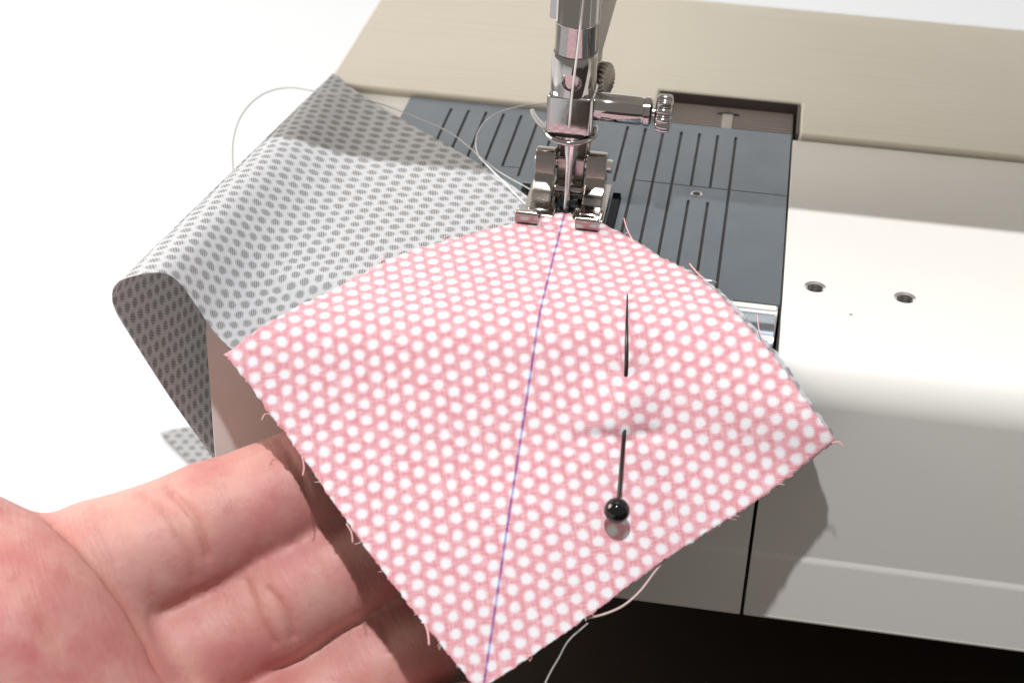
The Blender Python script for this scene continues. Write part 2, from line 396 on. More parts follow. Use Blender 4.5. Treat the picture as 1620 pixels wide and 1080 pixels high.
# take-up style strip and tab seen beside the needle bar
tp = [at(951, 0, 1, 6), at(976, 0, 1, 6), at(950, 92, 1, 6), at(945, 104, 1, 6)]
ex = (tp[0]-tp[3])*1.2; ex2 = (tp[1]-tp[2])*1.2
prism('threader_blade', [(p[0], p[2]) for p in (tp[0]+ex, tp[1]+ex2, tp[2], tp[3])], 1, 5.7, 7.0, MAT['pale'], mach, 0.12, 2)
ta = at(870, 29, 1, 2.5)
prism('guide_tab', rrect(1.0, 6.0, 0.5, 4, ta[0]+0.95, ta[2]+6.0), 1, 2.2, 3.0, MAT['chrome'], mach, 0.12, 2)

# ------------------------------------------------------------------ presser foot
foot = empty('presser_foot', (0, 3, 1)); foot.parent = mach; foot.matrix_parent_inverse = mach.matrix_basis.inverted()
FX = 0.0
def fprism(name, poly, x0, x1, bw=0.22, par=foot, m='nickel'):
    return prism(name, poly, 0, FX+x0, FX+x1, MAT[m], par, bw, 3)
for sx in (-1, 1):
    a, b = (lambda p, q: (min(sx*p, sx*q), max(sx*p, sx*q)))(2.5, 5.75)
    # cheek with concave sweep down to the toe
    pr = [(6.0, 1.0), (-3.4, 0.95), (-3.7, 1.3), (-3.3, 1.75), (-1.3, 1.82), (-0.9, 1.95), (0.0, 2.65), (0.45, 2.8), (0.75, 2.95), (1.75, 3.75), (2.1, 4.3)]
    pr += [(2.35, 5.2), (2.75, 8.0), (3.1, 8.75), (3.9, 9.0), (5.2, 8.6), (5.6, 7.5), (5.8, 3.0)]
    fprism('cheek', pr, a, b, 0.28)
    # sole and up-curled toe
    a2, b2 = (lambda p, q: (min(sx*p, sx*q), max(sx*p, sx*q)))(1.45, 6.5)
    fprism('sole', [(7.5, 0.85), (-4.6, 0.8), (-4.9, 1.1), (-4.6, 1.45), (7.5, 1.7)], a2, b2, 0.2)
    a3, b3 = (lambda p, q: (min(sx*p, sx*q), max(sx*p, sx*q)))(*((3.5, 7.1) if sx < 0 else (2.4, 6.1)))
    toe = [(-3.5, 0.85), (-6.2, 0.88), (-7.4, 1.0), (-8.2, 1.5), (-8.6, 2.3), (-8.7, 3.3), (-8.3, 3.75), (-7.75, 3.5), (-7.5, 2.5), (-7.0, 1.95), (-6.0, 1.65), (-3.5, 1.6)]
    fprism('toe', toe, a3, b3, 0.2)
fprism('ankle', [(3.3, 3.9), (3.1, 7.4), (3.4, 7.9), (6.6, 8.0), (6.6, 3.6)], -2.25, 2.25, 0.25)
fprism('cross_bar', [(1.2, 2.6), (0.9, 3.1), (1.3, 3.75), (2.4, 4.0), (4.5, 3.9), (4.5, 2.4)], -2.3, 2.3, 0.35)
fprism('sole_bridge', [(7.6, 0.86), (2.2, 0.86), (2.2, 2.1), (7.6, 2.2)], -2.4, 2.4, 0.2)
lathe('axle', [(0.95, -5.9), (1.1, -5.7), (1.1, 6.3), (0.95, 6.6)], MAT['needle'], (FX, 4.4, 6.5), (1, 0, 0), 24, foot)
adopt(foot)
shank = fprism('shank', [(6.4, 6.0), (6.4, 30), (9.0, 30), (9.0, 5.6)], -2.2, 2.25, 0.25, mach)
for sx in (-1, 1):
    fprism('shank_edge', [(5.7, 6.2), (5.7, 30), (6.6, 30), (6.6, 6.2)], sx*2.35-0.3, sx*2.35+0.3, 0.12, shank)
lathe('presser_bar', [(3.2, 22), (3.2, 75)], MAT['chrome'], (FX, 11.0, 0), n=48, parent=mach)
tsc = at(953, 124, 1, 9)
ts = lathe('thumb_screw', [(1.2, -3.5), (1.2, 0), (2.55, 0.1), (2.7, 0.35), (2.7, 1.5), (2.4, 1.8), (0.6, 1.9)], MAT['nickel'], (tsc[0]-0.6, 9, tsc[2]), (1, -0.35, 0.1), 160, mach, lobes=20, lobe_amp=0.12)
adopt(mach)

# ------------------------------------------------------------------ pink fabric: surface
Pk = {'P1': (355, 562, 242.0), 'P2': (1322, 697, 245.5), 'P0': (757, 1092, 229.0)}
_A = np.array([[u, v, 1] for u, v, t in Pk.values()]); PC = np.linalg.solve(_A, np.array([t for u, v, t in Pk.values()]))
def depth_h(u, v, z):
    u = np.asarray(u, float); v = np.asarray(v, float)
    rz = RR[2]*((u-810)/CF) - UU[2]*((v-540)/CF) + _fw[2]
    return (z-CPOS[2])/rz
def gauss(u, v, cu, cv, su, sv): return np.exp(-((u-cu)/su)**2-((v-cv)/sv)**2)
def pink_depth(u, v):
    u = np.asarray(u, float); v = np.asarray(v, float)
    lo = PC[0]*u+PC[1]*v+PC[2]
    hi = depth_h(u, v, 0.75)
    k = 1.6; d = k*np.logaddexp(hi/k, lo/k)
    # soft waves of the hanging cloth and the pucker round the pin
    wgt = 1/(1+np.exp(-(v-560)/40))
    d = d + wgt*(0.75*np.sin((u-0.55*v)/95.0)*0.5 + 0.5*np.sin((u*0.4+v)/120.0+1))
    d = d - 1.1*gauss(u, v, 990, 632, 45, 42) + 0.9*gauss(u, v, 955, 690, 34, 11) + 0.8*gauss(u, v, 1022, 686, 30, 11) + 0.9*gauss(u, v, 988, 700, 18, 10) 
    d = d + 0.5*gauss(u, v, 991, 590, 30, 14) + 0.9*gauss(u, v, 780, 720, 120, 60)*0.6
    return d
def bed_top(Y):                              # highest thing under the cloth in front of the plate
    q = np.clip((-Y-27.6)/8.6, 0, 1)
    return np.where(Y > -27.6, 0.25, -8.35+8.6*np.sqrt(np.maximum(1-q*q, 0)))
_pd0 = pink_depth
def pts3(u, v, t):
    u = np.asarray(u, float)[..., None]; v = np.asarray(v, float)[..., None]; t = np.asarray(t, float)[..., None]
    return CPOS + t*(RR*((u-810)/CF) - UU*((v-540)/CF) + _fw)
# flat coordinates of the cloth (arc lengths), tabulated on a pixel lattice of the photograph
gu = np.arange(300, 1381, 6.0); gv = np.arange(300, 1141, 6.0)
UUg, VVg = np.meshgrid(gu, gv, indexing='ij')
def blur(A, sg, axes=(0, 1)):
    kk = np.arange(-int(3*sg), int(3*sg)+1); ke = np.exp(-0.5*(kk/sg)**2); ke /= ke.sum()
    for ax in axes:
        pad = [(0, 0)]*A.ndim; pad[ax] = (len(kk)//2, len(kk)//2)
        B = np.pad(A, pad, mode='edge'); A = np.apply_along_axis(lambda m: np.convolve(m, ke, mode='valid'), ax, B)
    return A
_d = _pd0(UUg, VVg); _d0 = _d.copy()
for _ in range(16):
    P_ = pts3(UUg, VVg, _d); lack = np.where(P_[..., 1] > -36.6, np.maximum(bed_top(P_[..., 1])+0.8-P_[..., 2], 0), 0); _d = _d-lack*0.9
_c = _d0-_d; _m = _c.copy()
for _ in range(9):                           # widen, then soften, so that the cloth bridges over the edge without a crease
    q = np.pad(_m, 1, mode='edge'); _m = np.max([q[a:a+_m.shape[0], b:b+_m.shape[1]] for a in range(3) for b in range(3)], axis=0)
CORR = blur(_m, 6.0)
def bil(T, u, v):
    a = np.clip((np.asarray(u, float)-gu[0])/6.0, 0, len(gu)-1.001); b = np.clip((np.asarray(v, float)-gv[0])/6.0, 0, len(gv)-1.001)
    i = a.astype(int); j = b.astype(int); a = a-i; b = b-j
    return T[i, j]*(1-a)*(1-b)+T[i+1, j]*a*(1-b)+T[i, j+1]*(1-a)*b+T[i+1, j+1]*a*b
def pink_depth(u, v): return _pd0(u, v)-bil(CORR, u, v)
Pg = pts3(UUg, VVg, pink_depth(UUg, VVg))
xc = (Pg-CPOS)@RR
dP = np.linalg.norm(np.diff(Pg, axis=1), axis=2); dx = np.diff(xc, axis=1)
ln = np.concatenate([np.zeros((len(gu), 1)), np.cumsum(np.sqrt(np.maximum(dP**2-dx**2, 1e-9)), axis=1)], axis=1)
jr = int(np.argmin(abs(gv-840))); ln = ln - ln[:, jr:jr+1]
yc0 = (Pg[:, jr]-CPOS)@(-UU); ln = ln + yc0[:, None]
def flat(u, v): return np.stack([bil(xc, u, v), bil(ln, u, v)], -1)   # mm: right, down
# outline
arc_px = [(355, 562), (400, 527), (460, 490), (520, 462), (580, 430), (640, 402), (700, 383), (760, 367), (815, 354), (858, 344), (890, 338), (930, 343), (965, 361), (1000, 378), (1040, 403), (1080, 424), (1112, 444), (1145, 472), (1172, 503), (1205, 540), (1240, 583), (1280, 640), (1322, 697)]
arc_s = np.array([p for p in smooth_pts([(a, b, 0) for a, b in arc_px], 8)])[:, :2]
left_s = np.array(smooth_pts([(757, 1092, 0), (690, 1010, 0), (615, 915, 0), (540, 812, 0), (480, 725, 0), (425, 652, 0), (390, 603, 0), (355, 562, 0)], 10))[:, :2]
right_s = np.array(smooth_pts([(757, 1092, 0), (840, 1038, 0), (930, 975, 0), (1040, 893, 0), (1130, 835, 0), (1215, 780, 0), (1275, 733, 0), (1322, 697, 0)], 10))[:, :2]
def resample(P, n):
    d = np.concatenate([[0], np.cumsum(np.linalg.norm(np.diff(P, axis=0), axis=1))]); t = np.linspace(0, d[-1], n)
    return np.stack([np.interp(t, d, P[:, 0]), np.interp(t, d, P[:, 1])], 1)
NA, NB = 190, 150
A_ = resample(arc_s, NA); L_ = resample(left_s, NB); R_ = resample(right_s, NB)
uvp = np.zeros((NA, NB, 2)); P0 = np.array([757.0, 1092.0])
aa = np.linspace(0, 1, NA)[:, None, None]; bb = np.linspace(0, 1, NB)[None, :, None]
base = P0+(A_[:, None, :]-P0)*bb
eL = (L_-(P0+(A_[0]-P0)*bb[0])); eR = (R_-(P0+(A_[-1]-P0)*bb[0]))
uvp = base + eL[None]*(1-aa)**3 + eR[None]*aa**3
# slightly ragged raw edges
rag = rng.normal(0, 1.0, (NA, 1)); rag = np.clip(rag, -1.6, 1.6)
dirn = (A_-P0); dirn /= np.linalg.norm(dirn, axis=1)[:, None]
uvp[:, -1] += dirn*rag*1.3
uvp[0, 1:] += rng.normal(0, 1.0, (NB-1, 2)); uvp[-1, 1:] += rng.normal(0, 1.0, (NB-1, 2))
def cloth(name, uvpix, off, mats, thick, parent=None, depth=pink_depth):
    U_, V_ = uvpix[..., 0], uvpix[..., 1]
    T = depth(U_, V_)+off
    P = pts3(U_, V_, T).reshape(-1, 3); fl = flat(U_, V_).reshape(-1, 2)
    na, nb = U_.shape
    F = [[i*nb+j, i*nb+j+1, (i+1)*nb+j+1, (i+1)*nb+j] for i in range(na-1) for j in range(nb-1)]
    return P, F, fl

# ------------------------------------------------------------------ fabric materials
def m_fabric(name, ground, dotc, pitch, drad, ang, phase, thread_pitch, line=None, soft=0.16, mesh=0.0, wang=0.0, ground2=None, reddots=False, thin=0.0):
    g = G(name); uv = g.uv()
    nz = g.n('ShaderNodeTexNoise'); g.put(nz.inputs['Vector'], uv); nz.inputs['Scale'].default_value = 0.5; nz.inputs['Detail'].default_value = 1
    wob = g.vmath('MULTIPLY', g.vmath('SUBTRACT', nz.outputs['Color'], (0.5, 0.5, 0.5)), (0.5, 0.5, 0))
    nz2 = g.n('ShaderNodeTexNoise'); g.put(nz2.inputs['Vector'], uv); nz2.inputs['Scale'].default_value = 3.2; nz2.inputs['Detail'].default_value = 2
    wob2 = g.vmath('MULTIPLY', g.vmath('SUBTRACT', nz2.outputs['Color'], (0.5, 0.5, 0.5)), (0.34, 0.34, 0))
    p = g.vmath('ADD', g.vmath('ADD', uv, wob), wob2)
    p = g.mapping(g.vmath('SUBTRACT', p, (phase[0], phase[1], 0)), rot=(0, 0, -ang))
    cell = (pitch, pitch*math.sqrt(3), 1)
    def near(v):
        q = g.vmath('DIVIDE', v, cell); q = g.vmath('ADD', q, (0.5, 0.5, 0.5)); q = g.vmath('FRACTION', q)
        q = g.vmath('SUBTRACT', q, (0.5, 0.5, 0.5)); q = g.vmath('MULTIPLY', q, (cell[0], cell[1], 0)); return g.vmath('LENGTH', q)
    dist = g.math('MINIMUM', near(p), near(g.vmath('ADD', p, (cell[0]/2, cell[1]/2, 0))))
    # weave
    wv = g.mapping(uv, rot=(0, 0, wang)); sx = g.n('ShaderNodeSeparateXYZ'); g.put(sx.inputs[0], g.vmath('ADD', wv, g.vmath('MULTIPLY', wob2, (0.25, 0.25, 0)))); k = 2*math.pi/thread_pitch
    sa = g.math('SINE', g.math('MULTIPLY', sx.outputs[0], k)); sb = g.math('SINE', g.math('MULTIPLY', sx.outputs[1], k))
    prod = g.math('MULTIPLY', sa, sb)
    hgt = g.math('ADD', g.math('MULTIPLY', prod, 0.5), g.math('MULTIPLY', g.math('ADD', sa, sb), 0.25))
    dd = g.math('ADD', g.math('ADD', dist, g.math('MULTIPLY', prod, 0.16)), g.math('MULTIPLY', g.math('SUBTRACT', g.noise(g.mapping(uv, (0.9, 0.9, 1)), 1.0, 3), 0.5), 0.30))
    fac = g.math('SUBTRACT', 1.0, g.smooth(dd, drad-soft, drad+soft))
    slub = g.noise(g.mapping(wv, (0.35, 3.0, 1)), 1.0, 3); slub2 = g.noise(g.mapping(wv, (3.0, 0.35, 1)), 1.0, 3)
    sl = g.math('ADD', slub, slub2)
    gcol = g.mix(g.smooth(sl, 0.75, 1.3), (*ground, 1), (*(ground2 or ground), 1))
    gcol = g.mix(g.math('MULTIPLY', g.smooth(prod, -0.2, 0.9), mesh), gcol, (0.86, 0.83, 0.84, 1))
    dcol = (*dotc, 1)
    if reddots:                              # grey print: dashes follow the weave inside each dot
        dcol = g.mix(g.math('MULTIPLY', g.smooth(sa, -0.1, 0.9), 0.55), (*dotc, 1), (*ground, 1))
    colr = g.mix(fac, gcol, dcol)
    if line:
        c0, c1, c2, wd = line
        su = g.n('ShaderNodeSeparateXYZ'); g.put(su.inputs[0], g.vmath('ADD', uv, g.vmath('MULTIPLY', wob2, (0.55, 0.55, 0))))
        x, y = su.outputs[0], su.outputs[1]
        pred = g.math('ADD', g.math('MULTIPLY', g.math('ADD', g.math('MULTIPLY', y, c2), c1), y), c0)
        dl = g.math('ABSOLUTE', g.math('SUBTRACT', x, pred))
        lf = g.math('SUBTRACT', 1.0, g.smooth(g.math('ADD', dl, g.math('MULTIPLY', prod, 0.05)), wd*0.4, wd*1.5))
        pen = g.mix(fac, (0.22, 0.07, 0.28, 1), (0.36, 0.36, 0.66, 1))
        ink = g.math('ADD', 0.45, g.math('MULTIPLY', g.noise(g.mapping(uv, (1.2, 1.2, 1)), 1.0, 3), 0.8), clamp=True); colr = g.mix(g.math('MULTIPLY', lf, ink), colr, pen)
    sh_ = g.math('ADD', 0.90, g.math('MULTIPLY', hgt, 0.16)); cmb_ = g.n('ShaderNodeCombineXYZ')  # thread shading put into the colour: low spots of the weave darker
    for k in range(3): g.put(cmb_.inputs[k], sh_)
    colr = g.vmath('MULTIPLY', colr, cmb_.outputs[0])
    nrm = g.bump(hgt, 0.8, 0.00007)
    g.set(color=colr, rough=0.85, spec=0.15, normal=nrm, sheen=0.08)
    if thin:                                 # light passes through the thin cotton
        tr = g.n('ShaderNodeBsdfTranslucent'); g.put(tr.inputs['Color'], colr); g.put(tr.inputs['Normal'], nrm)
        mx = g.n('ShaderNodeMixShader'); mx.inputs[0].default_value = thin
        g.t.links.new(g.b.outputs[0], mx.inputs[1]); g.t.links.new(tr.outputs[0], mx.inputs[2])
        g.t.links.new(mx.outputs[0], g.t.nodes['Material Output'].inputs[0])
    return g.m
fl = lambda u, v: flat(np.array([u], float), np.array([v], float))[0]
lp = np.array([fl(u, v) for u, v in ((888, 360), (877, 400), (851, 520), (825, 680), (800, 850), (768, 1065))])
c2, c1, c0 = np.polyfit(lp[:, 1], lp[:, 0], 2)
phase_p = fl(676.3, 853.3)
MAT['pink'] = m_fabric('pink_dotted_cotton', (0.67, 0.19, 0.24), (0.82, 0.80, 0.84), 2.43, 0.735, math.radians(-8+90+0), phase_p, 0.34, (float(c0), float(c1), float(c2), 0.19), soft=0.31, mesh=0.48, wang=0.12, ground2=(0.78, 0.41, 0.46))
MAT['grey_shaded'] = m_fabric('grey_dotted_cotton_shaded', (0.42, 0.42, 0.43), (0.22, 0.22, 0.22), 2.42, 0.7, math.radians(20), (0, 0), 0.38, None, 0.2, 0.05, wang=0.5)  # duller copy of the grey print: dimmer light on the scrap painted in
MAT['grey'] = m_fabric('grey_dotted_cotton', (0.65, 0.66, 0.69), (0.27, 0.265, 0.265), 2.32, 0.75, math.radians(20), (0, 0), 0.36, None, 0.22, 0.15, wang=0.5, ground2=(0.60, 0.605, 0.63), reddots=True, thin=0.12)

P, F, fl_p = cloth('pink', uvp, 0.0, None, 0.3)
pink = put('pink_fabric', P, F, MAT['pink'], None, True, uv=fl_p)
so_ = pink.modifiers.new('thick', 'SOLIDIFY'); so_.thickness = 0.28*S; so_.offset = 0
tag(pink, 'pink cotton piece with white dots and a purple line, lifted by the fingers', 'fabric')
def fray(pix, dz=-0.3, rad=0.09, mat='thread_red', name='loose_thread', parent=pink):
    rad = rad*0.72; pts = [pts3(u, v, pink_depth(u, v)+dz*0.4-z*0.6) for (u, v, z) in pix]
    return tube(name, pts, rad, MAT[mat], parent, 6, 6)
fray([(1012, 395, 0), (1000, 378, 0.2), (992, 362, 0.5), (987, 345, 0.6)], rad=0.14)
fray([(1112, 440, 0), (1100, 428, 0.4), (1091, 417, 0.8)], rad=0.16)
fray([(1208, 540, 0), (1201, 522, 0.5), (1198, 498, 1.0)], rad=0.1)
fray([(478, 722, 0), (481, 738, 0.2), (479, 752, 0.4)], rad=0.12)
fray([(548, 828, 0), (556, 842, 0.3), (558, 858, 0.5)], rad=0.12)
fray([(672, 985, 0), (677, 1000, 0.3), (679, 1020, 0.5)], rad=0.18)
fray([(428, 655, 0), (419, 655, 0.2), (414, 664, 0.5)], rad=0.1)
fray([(1316, 700, 0), (1328, 699, 0.3), (1334, 706, 0.5)], rad=0.12)
fray([(600, 425, 0), (603, 412, 0.3), (610, 402, 0.3)], rad=0.12)
fray([(700, 386, 0), (704, 376, 0.3), (712, 372, 0.3)], rad=0.1)
for k in range(34):                         # short fuzz along the raw edges
    e = random.choice((L_, R_, A_)); q = e[random.randrange(6, len(e)-6)]
    c = q-P0*0-np.array([838, 700]); c = c/np.linalg.norm(c)
    s_ = np.array([random.uniform(-1, 1), random.uniform(-1, 1)])*5
    ln_ = random.uniform(4, 9)
    fray([(q[0]-c[0]*3, q[1]-c[1]*3, 0), (q[0]+c[0]*ln_*0.5+s_[0]*0.4, q[1]+c[1]*ln_*0.5+s_[1]*0.4, 0.1), (q[0]+c[0]*ln_+s_[0], q[1]+c[1]*ln_+s_[1], 0.2)], rad=0.045, mat=random.choice(('thread', 'thread_red')))

# ------------------------------------------------------------------ grey fabric: layer under the pink piece + curled sheet to the left
uvg = P0+(uvp-P0)*1.0
# layer below shows a hair outside the right edge
shift = np.zeros_like(uvg); wr = np.sin(np.clip((aa-0.66)/0.34, 0, 1)*math.pi)**0.8
shift[..., 0] = (wr*bb**2)[..., 0]*6; shift[..., 1] = -(wr*bb**2)[..., 0]*4
shift[..., 1] -= (np.clip((aa-0.85)/0.15, 0, 1))[..., 0]*4
uvg2 = uvg+shift
# keep it tucked under the arc on the upper left and the left edge
uvg2 = uvg2 + np.clip(0.35-aa, 0, 1)*np.array([14.0, 4.0])
P2_, F2_, fl2 = cloth('grey', uvg2, 0.62, None, 0.3)
Fp = [(650, 765, 'd', 0.8), (480, 655, 'd', 0.75), (415, 606, 'd', 0.7), (343, 574, 'd', 0.55), (322, 546, 'Y', -46.8), (285, 484, 'Y', -46.8), (262, 447, 'Y', -46.5), (236, 437.5, 'Y', -46.5), (206, 439, 'Y', -46.2), (186, 447, 'Y', -45.8), (177.5, 464, 'Y', -45.2), (183, 492, 'Y', -44.5), (215, 545, 'Y', -42.0), (270, 630, 'Y', -36.5), (330, 715, 'Y', -31), (372, 775, 'Y', -28)]
Fc = [pts3(u, v, pink_depth(u, v)+t) if k == 'd' else at(u, v, 1, t) for u, v, k, t in Fp]
Bp = [(905, 352, 0.5), (842, 300, 0.55), (775, 253, 0.6), (700, 210, 0.7), (650, 181, 0.9), (600, 152, 1.3), (568, 133, 1.7), (547, 122, 2.1), (533, 117.5, 2.3), (524, 118.5, 2.0)]
Bc = [at(u, v, 2, z) for u, v, z in Bp]
b0 = Bc[-1]
Bc += [b0+np.array([-1.0, -0.5, -2.5]), b0+np.array([-0.9, 0, -6.0]), b0+np.array([-0.5, 0, -13]), b0+np.array([0.6, 0, -24]), b0+np.array([1.6, 0, -36]), b0+np.array([1.6, 0, -44])]
for k in range(11, 16): Bc[k][0] = min(Bc[k][0], -50.2)
NT = 12
Fs = np.array(smooth_pts(Fc, NT)); Bs = np.array(smooth_pts(Bc, NT)); nt = len(Fs); NW = 90
ww = np.linspace(0, 1, NW)
Gp = np.zeros((nt, NW, 3)); Guv = np.zeros((nt, NW, 2))
Gp = Fs[:, None, :]+(Bs-Fs)[:, None, :]*ww[None, :, None]
ii = np.arange(nt)[:, None]/nt
Gp[..., 2] += 0.5*np.sin(math.pi*ww)[None]*np.sin(ii*7)*(ii < 0.6)
keep = Gp.copy()
def clear(G_, marg):
    inside = 1/(1+np.exp(-(G_[..., 0]+47.5)/0.6)); up_ = 1/(1+np.exp((ii-0.60)/0.02))
    zm = np.where(G_[..., 1] > 35.8, 1.2, np.where(G_[..., 1] > -36, bed_top(G_[..., 1]), -50))+marg
    G_[..., 2] += np.maximum(zm-G_[..., 2], 0)*inside*up_; return G_
Gp = clear(Gp, 0.7)
Gs = np.stack([blur(Gp[..., k], 9.0) for k in range(3)], -1)
wf = (1/(1+np.exp((ii-0.46)/0.035)))[..., None]           # keep the tight curl itself crisp
Gp = clear(Gs*wf+Gp*(1-wf), 0.25)
d_ = Gp[:, -1]-Gp[:, 0]
cu = np.zeros(nt); cv = np.zeros(nt)
jm = NW//2
for i in range(1, nt):
    dn = d_[i]/np.linalg.norm(d_[i]); df = Gp[i, jm]-Gp[i-1, jm]; al = df@dn
    cv[i] = cv[i-1]+al; cu[i] = cu[i-1]+np.linalg.norm(df-dn*al)
sl_ = np.concatenate([np.zeros((nt, 1)), np.cumsum(np.linalg.norm(np.diff(Gp, axis=1), axis=2), axis=1)], axis=1); sl_ -= sl_[:, jm:jm+1]
Guv = np.stack([np.repeat(cu[:, None], NW, 1), cv[:, None]+sl_], -1)
nv0 = len(P2_)
VG = np.concatenate([P2_, Gp.reshape(-1, 3)]); UVG = np.concatenate([fl2, Guv.reshape(-1, 2)])
FG = F2_ + [[nv0+i*NW+j, nv0+(i+1)*NW+j, nv0+(i+1)*NW+j+1, nv0+i*NW+j+1] for i in range(nt-1) for j in range(NW-1)]
grey = put('grey_fabric', VG, FG, MAT['grey'], None, True, uv=UVG)
tag(grey, 'white cotton piece with grey dots, curling over the left end of the machine', 'fabric')
# corner of a scrap lying on the table
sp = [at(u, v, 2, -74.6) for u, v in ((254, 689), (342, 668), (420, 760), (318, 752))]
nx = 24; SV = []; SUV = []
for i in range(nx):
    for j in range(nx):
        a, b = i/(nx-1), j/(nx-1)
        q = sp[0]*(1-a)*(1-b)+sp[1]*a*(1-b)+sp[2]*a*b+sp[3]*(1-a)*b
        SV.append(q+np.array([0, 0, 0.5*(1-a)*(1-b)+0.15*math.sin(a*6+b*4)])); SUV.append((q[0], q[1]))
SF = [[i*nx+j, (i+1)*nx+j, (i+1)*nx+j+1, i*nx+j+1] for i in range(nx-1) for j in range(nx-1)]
scrap = put('fabric_scrap', SV, SF, MAT['grey_shaded'], None, True, uv=SUV)
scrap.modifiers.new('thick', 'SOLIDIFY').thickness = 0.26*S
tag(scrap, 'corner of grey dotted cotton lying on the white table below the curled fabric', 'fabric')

# ------------------------------------------------------------------ pins
pin = empty('dressmaking_pin', pts3(985, 700, pink_depth(985, 700)))
pd = lambda u, v, o: pts3(u, v, pink_depth(u, v)+o)
head_c = pd(976, 807, -3.9)
shaft = [pd(992.5, 466, -0.9), pd(991.5, 520, -1.1), pd(991, 576, -0.7), pd(990, 600, 0.35), pd(989, 640, 0.9), pd(988, 676, 0.3), pd(987, 692, -0.9), pd(983, 740, -2.6), pd(979, 785, -3.7), head_c]
tube('shaft', shaft, 0.30, MAT['pin_dark'], pin, 10, 8, taper=lambda t: 0.35+min(1, t*6)*0.65)
hp = [(1.78*math.sin(math.pi*k/20)+1e-4, -1.78*math.cos(math.pi*k/20)) for k in range(21)]
lathe('pin_head', hp, MAT['black_glass'], head_c, (0, 0, 1), 40, pin, cap=False)
adopt(pin)
tag(pin, 'pin with a round black head stuck through the pink fabric', 'pin')
sv = tube('pin_tip', [at(1098, 439, 2, 0.9), at(1115, 443.5, 2, 0.9), at(1134, 447, 2, 0.9)], 0.34, MAT['needle'], None, 10, 6, taper=lambda t: 1 if t < 0.75 else max(0.25, 1-(t-0.75)*3))
tag(sv, 'shiny silver pin end poking out past the curved right edge of the pink fabric', 'pin')

# ------------------------------------------------------------------ threads
th = [at(925, -60, 1, -3.6), at(923, 0, 1, -3.7), at(916, 60, 1, -3.9), at(910, 110, 1, -4.2), at(905, 150, 1, -4.0), at(901, 195, 1, -3.6), at(899, 225, 1, -1.8), at(897, 270, 1, -1.0), at(895, 310, 1, -0.75), at(893, 332, 1, -0.5)]
t1 = tube('sewing_thread', th, 0.17, MAT['thread'], None, 8, 10); tag(t1, 'white thread running down in front of the needle clamp into the needle', 'thread')
zt = lambda u, v, z: at(u, v, 2, z)
th = [zt(885, 158, 8), zt(870, 163, 8), zt(830, 167, 8), zt(790, 178, 7), zt(764, 197, 6), zt(753, 222, 5), zt(757, 246, 4.2), zt(772, 263, 3), zt(797, 288, 2), zt(820, 312, 1.5), zt(836, 328, 1.3)]
t2 = tube('sewing_thread', th, 0.10, MAT['thread'], None, 8, 10); tag(t2, 'white thread making a small loop over the grey plate left of the needle', 'thread')
th = [zt(850, 305, 1.1), zt(832, 296, 1.4), zt(790, 272, 1.6), zt(762, 250, 1.8), zt(715, 212, 2.2), zt(660, 187, 2.8), zt(600, 164, 3.8), zt(540, 153, 4.6), zt(500, 145, 4), zt(455, 139, 2), zt(415, 150, 0), zt(385, 178, -2), zt(371, 212, -3.5), zt(368, 240, -5), zt(369, 268, -6.5), zt(373, 295, -8)]
t3 = tube('sewing_thread', th, 0.11, MAT['thread_grey'], None, 8, 12); tag(t3, 'long thin grey thread lying along the fabric and looping past its left fold', 'thread')
th = [pd(1052, 885, 0.9), pd(1035, 905, 0.4), pd(1012, 935, 0.1), pd(985, 958, 0.1), pd(955, 971, 0.2), pd(925, 978, 0.9)]
t4 = tube('loose_thread', th, 0.15, MAT['thread_pale'], None, 8, 10); tag(t4, 'pink and white strand looping below the lower right edge of the pink fabric', 'thread')
th = [pd(985, 955, 1.2), pd(960, 1003, 1.5), pd(925, 1030, 2), pd(893, 1045, 3), pd(872, 1062, 4), pd(855, 1095, 5)]
th = [pd(930, 985, 1.2), pd(900, 1012, 1.6), pd(884, 1040, 3), pd(868, 1068, 4), pd(850, 1110, 5)]
t5 = tube('loose_thread', th, 0.10, MAT['thread_grey'], None, 8, 10); tag(t5, 'grey thread hanging down below the bottom corner of the pink fabric', 'thread')

# ------------------------------------------------------------------ hand: one continuous surface from a distance field
def chain(L, back=2.5): return [(dp(u, v, t+back), r) for u, v, t, r in L]
def slim(ch): return [(p, r*(1.0 if i < 2 else FING_K)) for i, (p, r) in enumerate(ch)]
FING_K = 1.0
FING = [
    chain([(25, 955, 245, 10.2), (160, 900, 248, 9.8), (234, 871, 249, 9.0), (303, 841, 250, 8.6), (345, 820, 250.5, 8.3), (420, 790, 251.5, 7.9), (490, 758, 253, 7.6), (570, 722, 256, 7.2), (640, 690, 258, 6.2)]),
    chain([(125, 1112, 247, 9.2), (264, 1047, 250, 8.6), (350, 1004, 252, 8.2), (430, 960, 252.5, 8.1), (470, 930, 252.5, 7.9), (540, 895, 253, 7.7), (600, 865, 254, 7.5), (700, 812, 256, 7.0), (770, 775, 257, 6.2)]),
    chain([(310, 1212, 247, 8.8), (456, 1146, 252.5, 8.4), (531, 1100, 255, 8.0), (595, 1052, 255.5, 7.8), (654, 1014, 256, 7.6), (737, 964, 256.5, 7.0), (800, 927, 257, 6.1)]),
    chain([(470, 1320, 240, 7.8), (600, 1240, 245, 7.3), (680, 1180, 248, 6.8), (735, 1145, 249, 6.2)]),
]
MOUND = chain([(-90, 950, 246, 16.5), (10, 1035, 245, 18.5), (130, 1200, 245, 18.0)], -1.0)
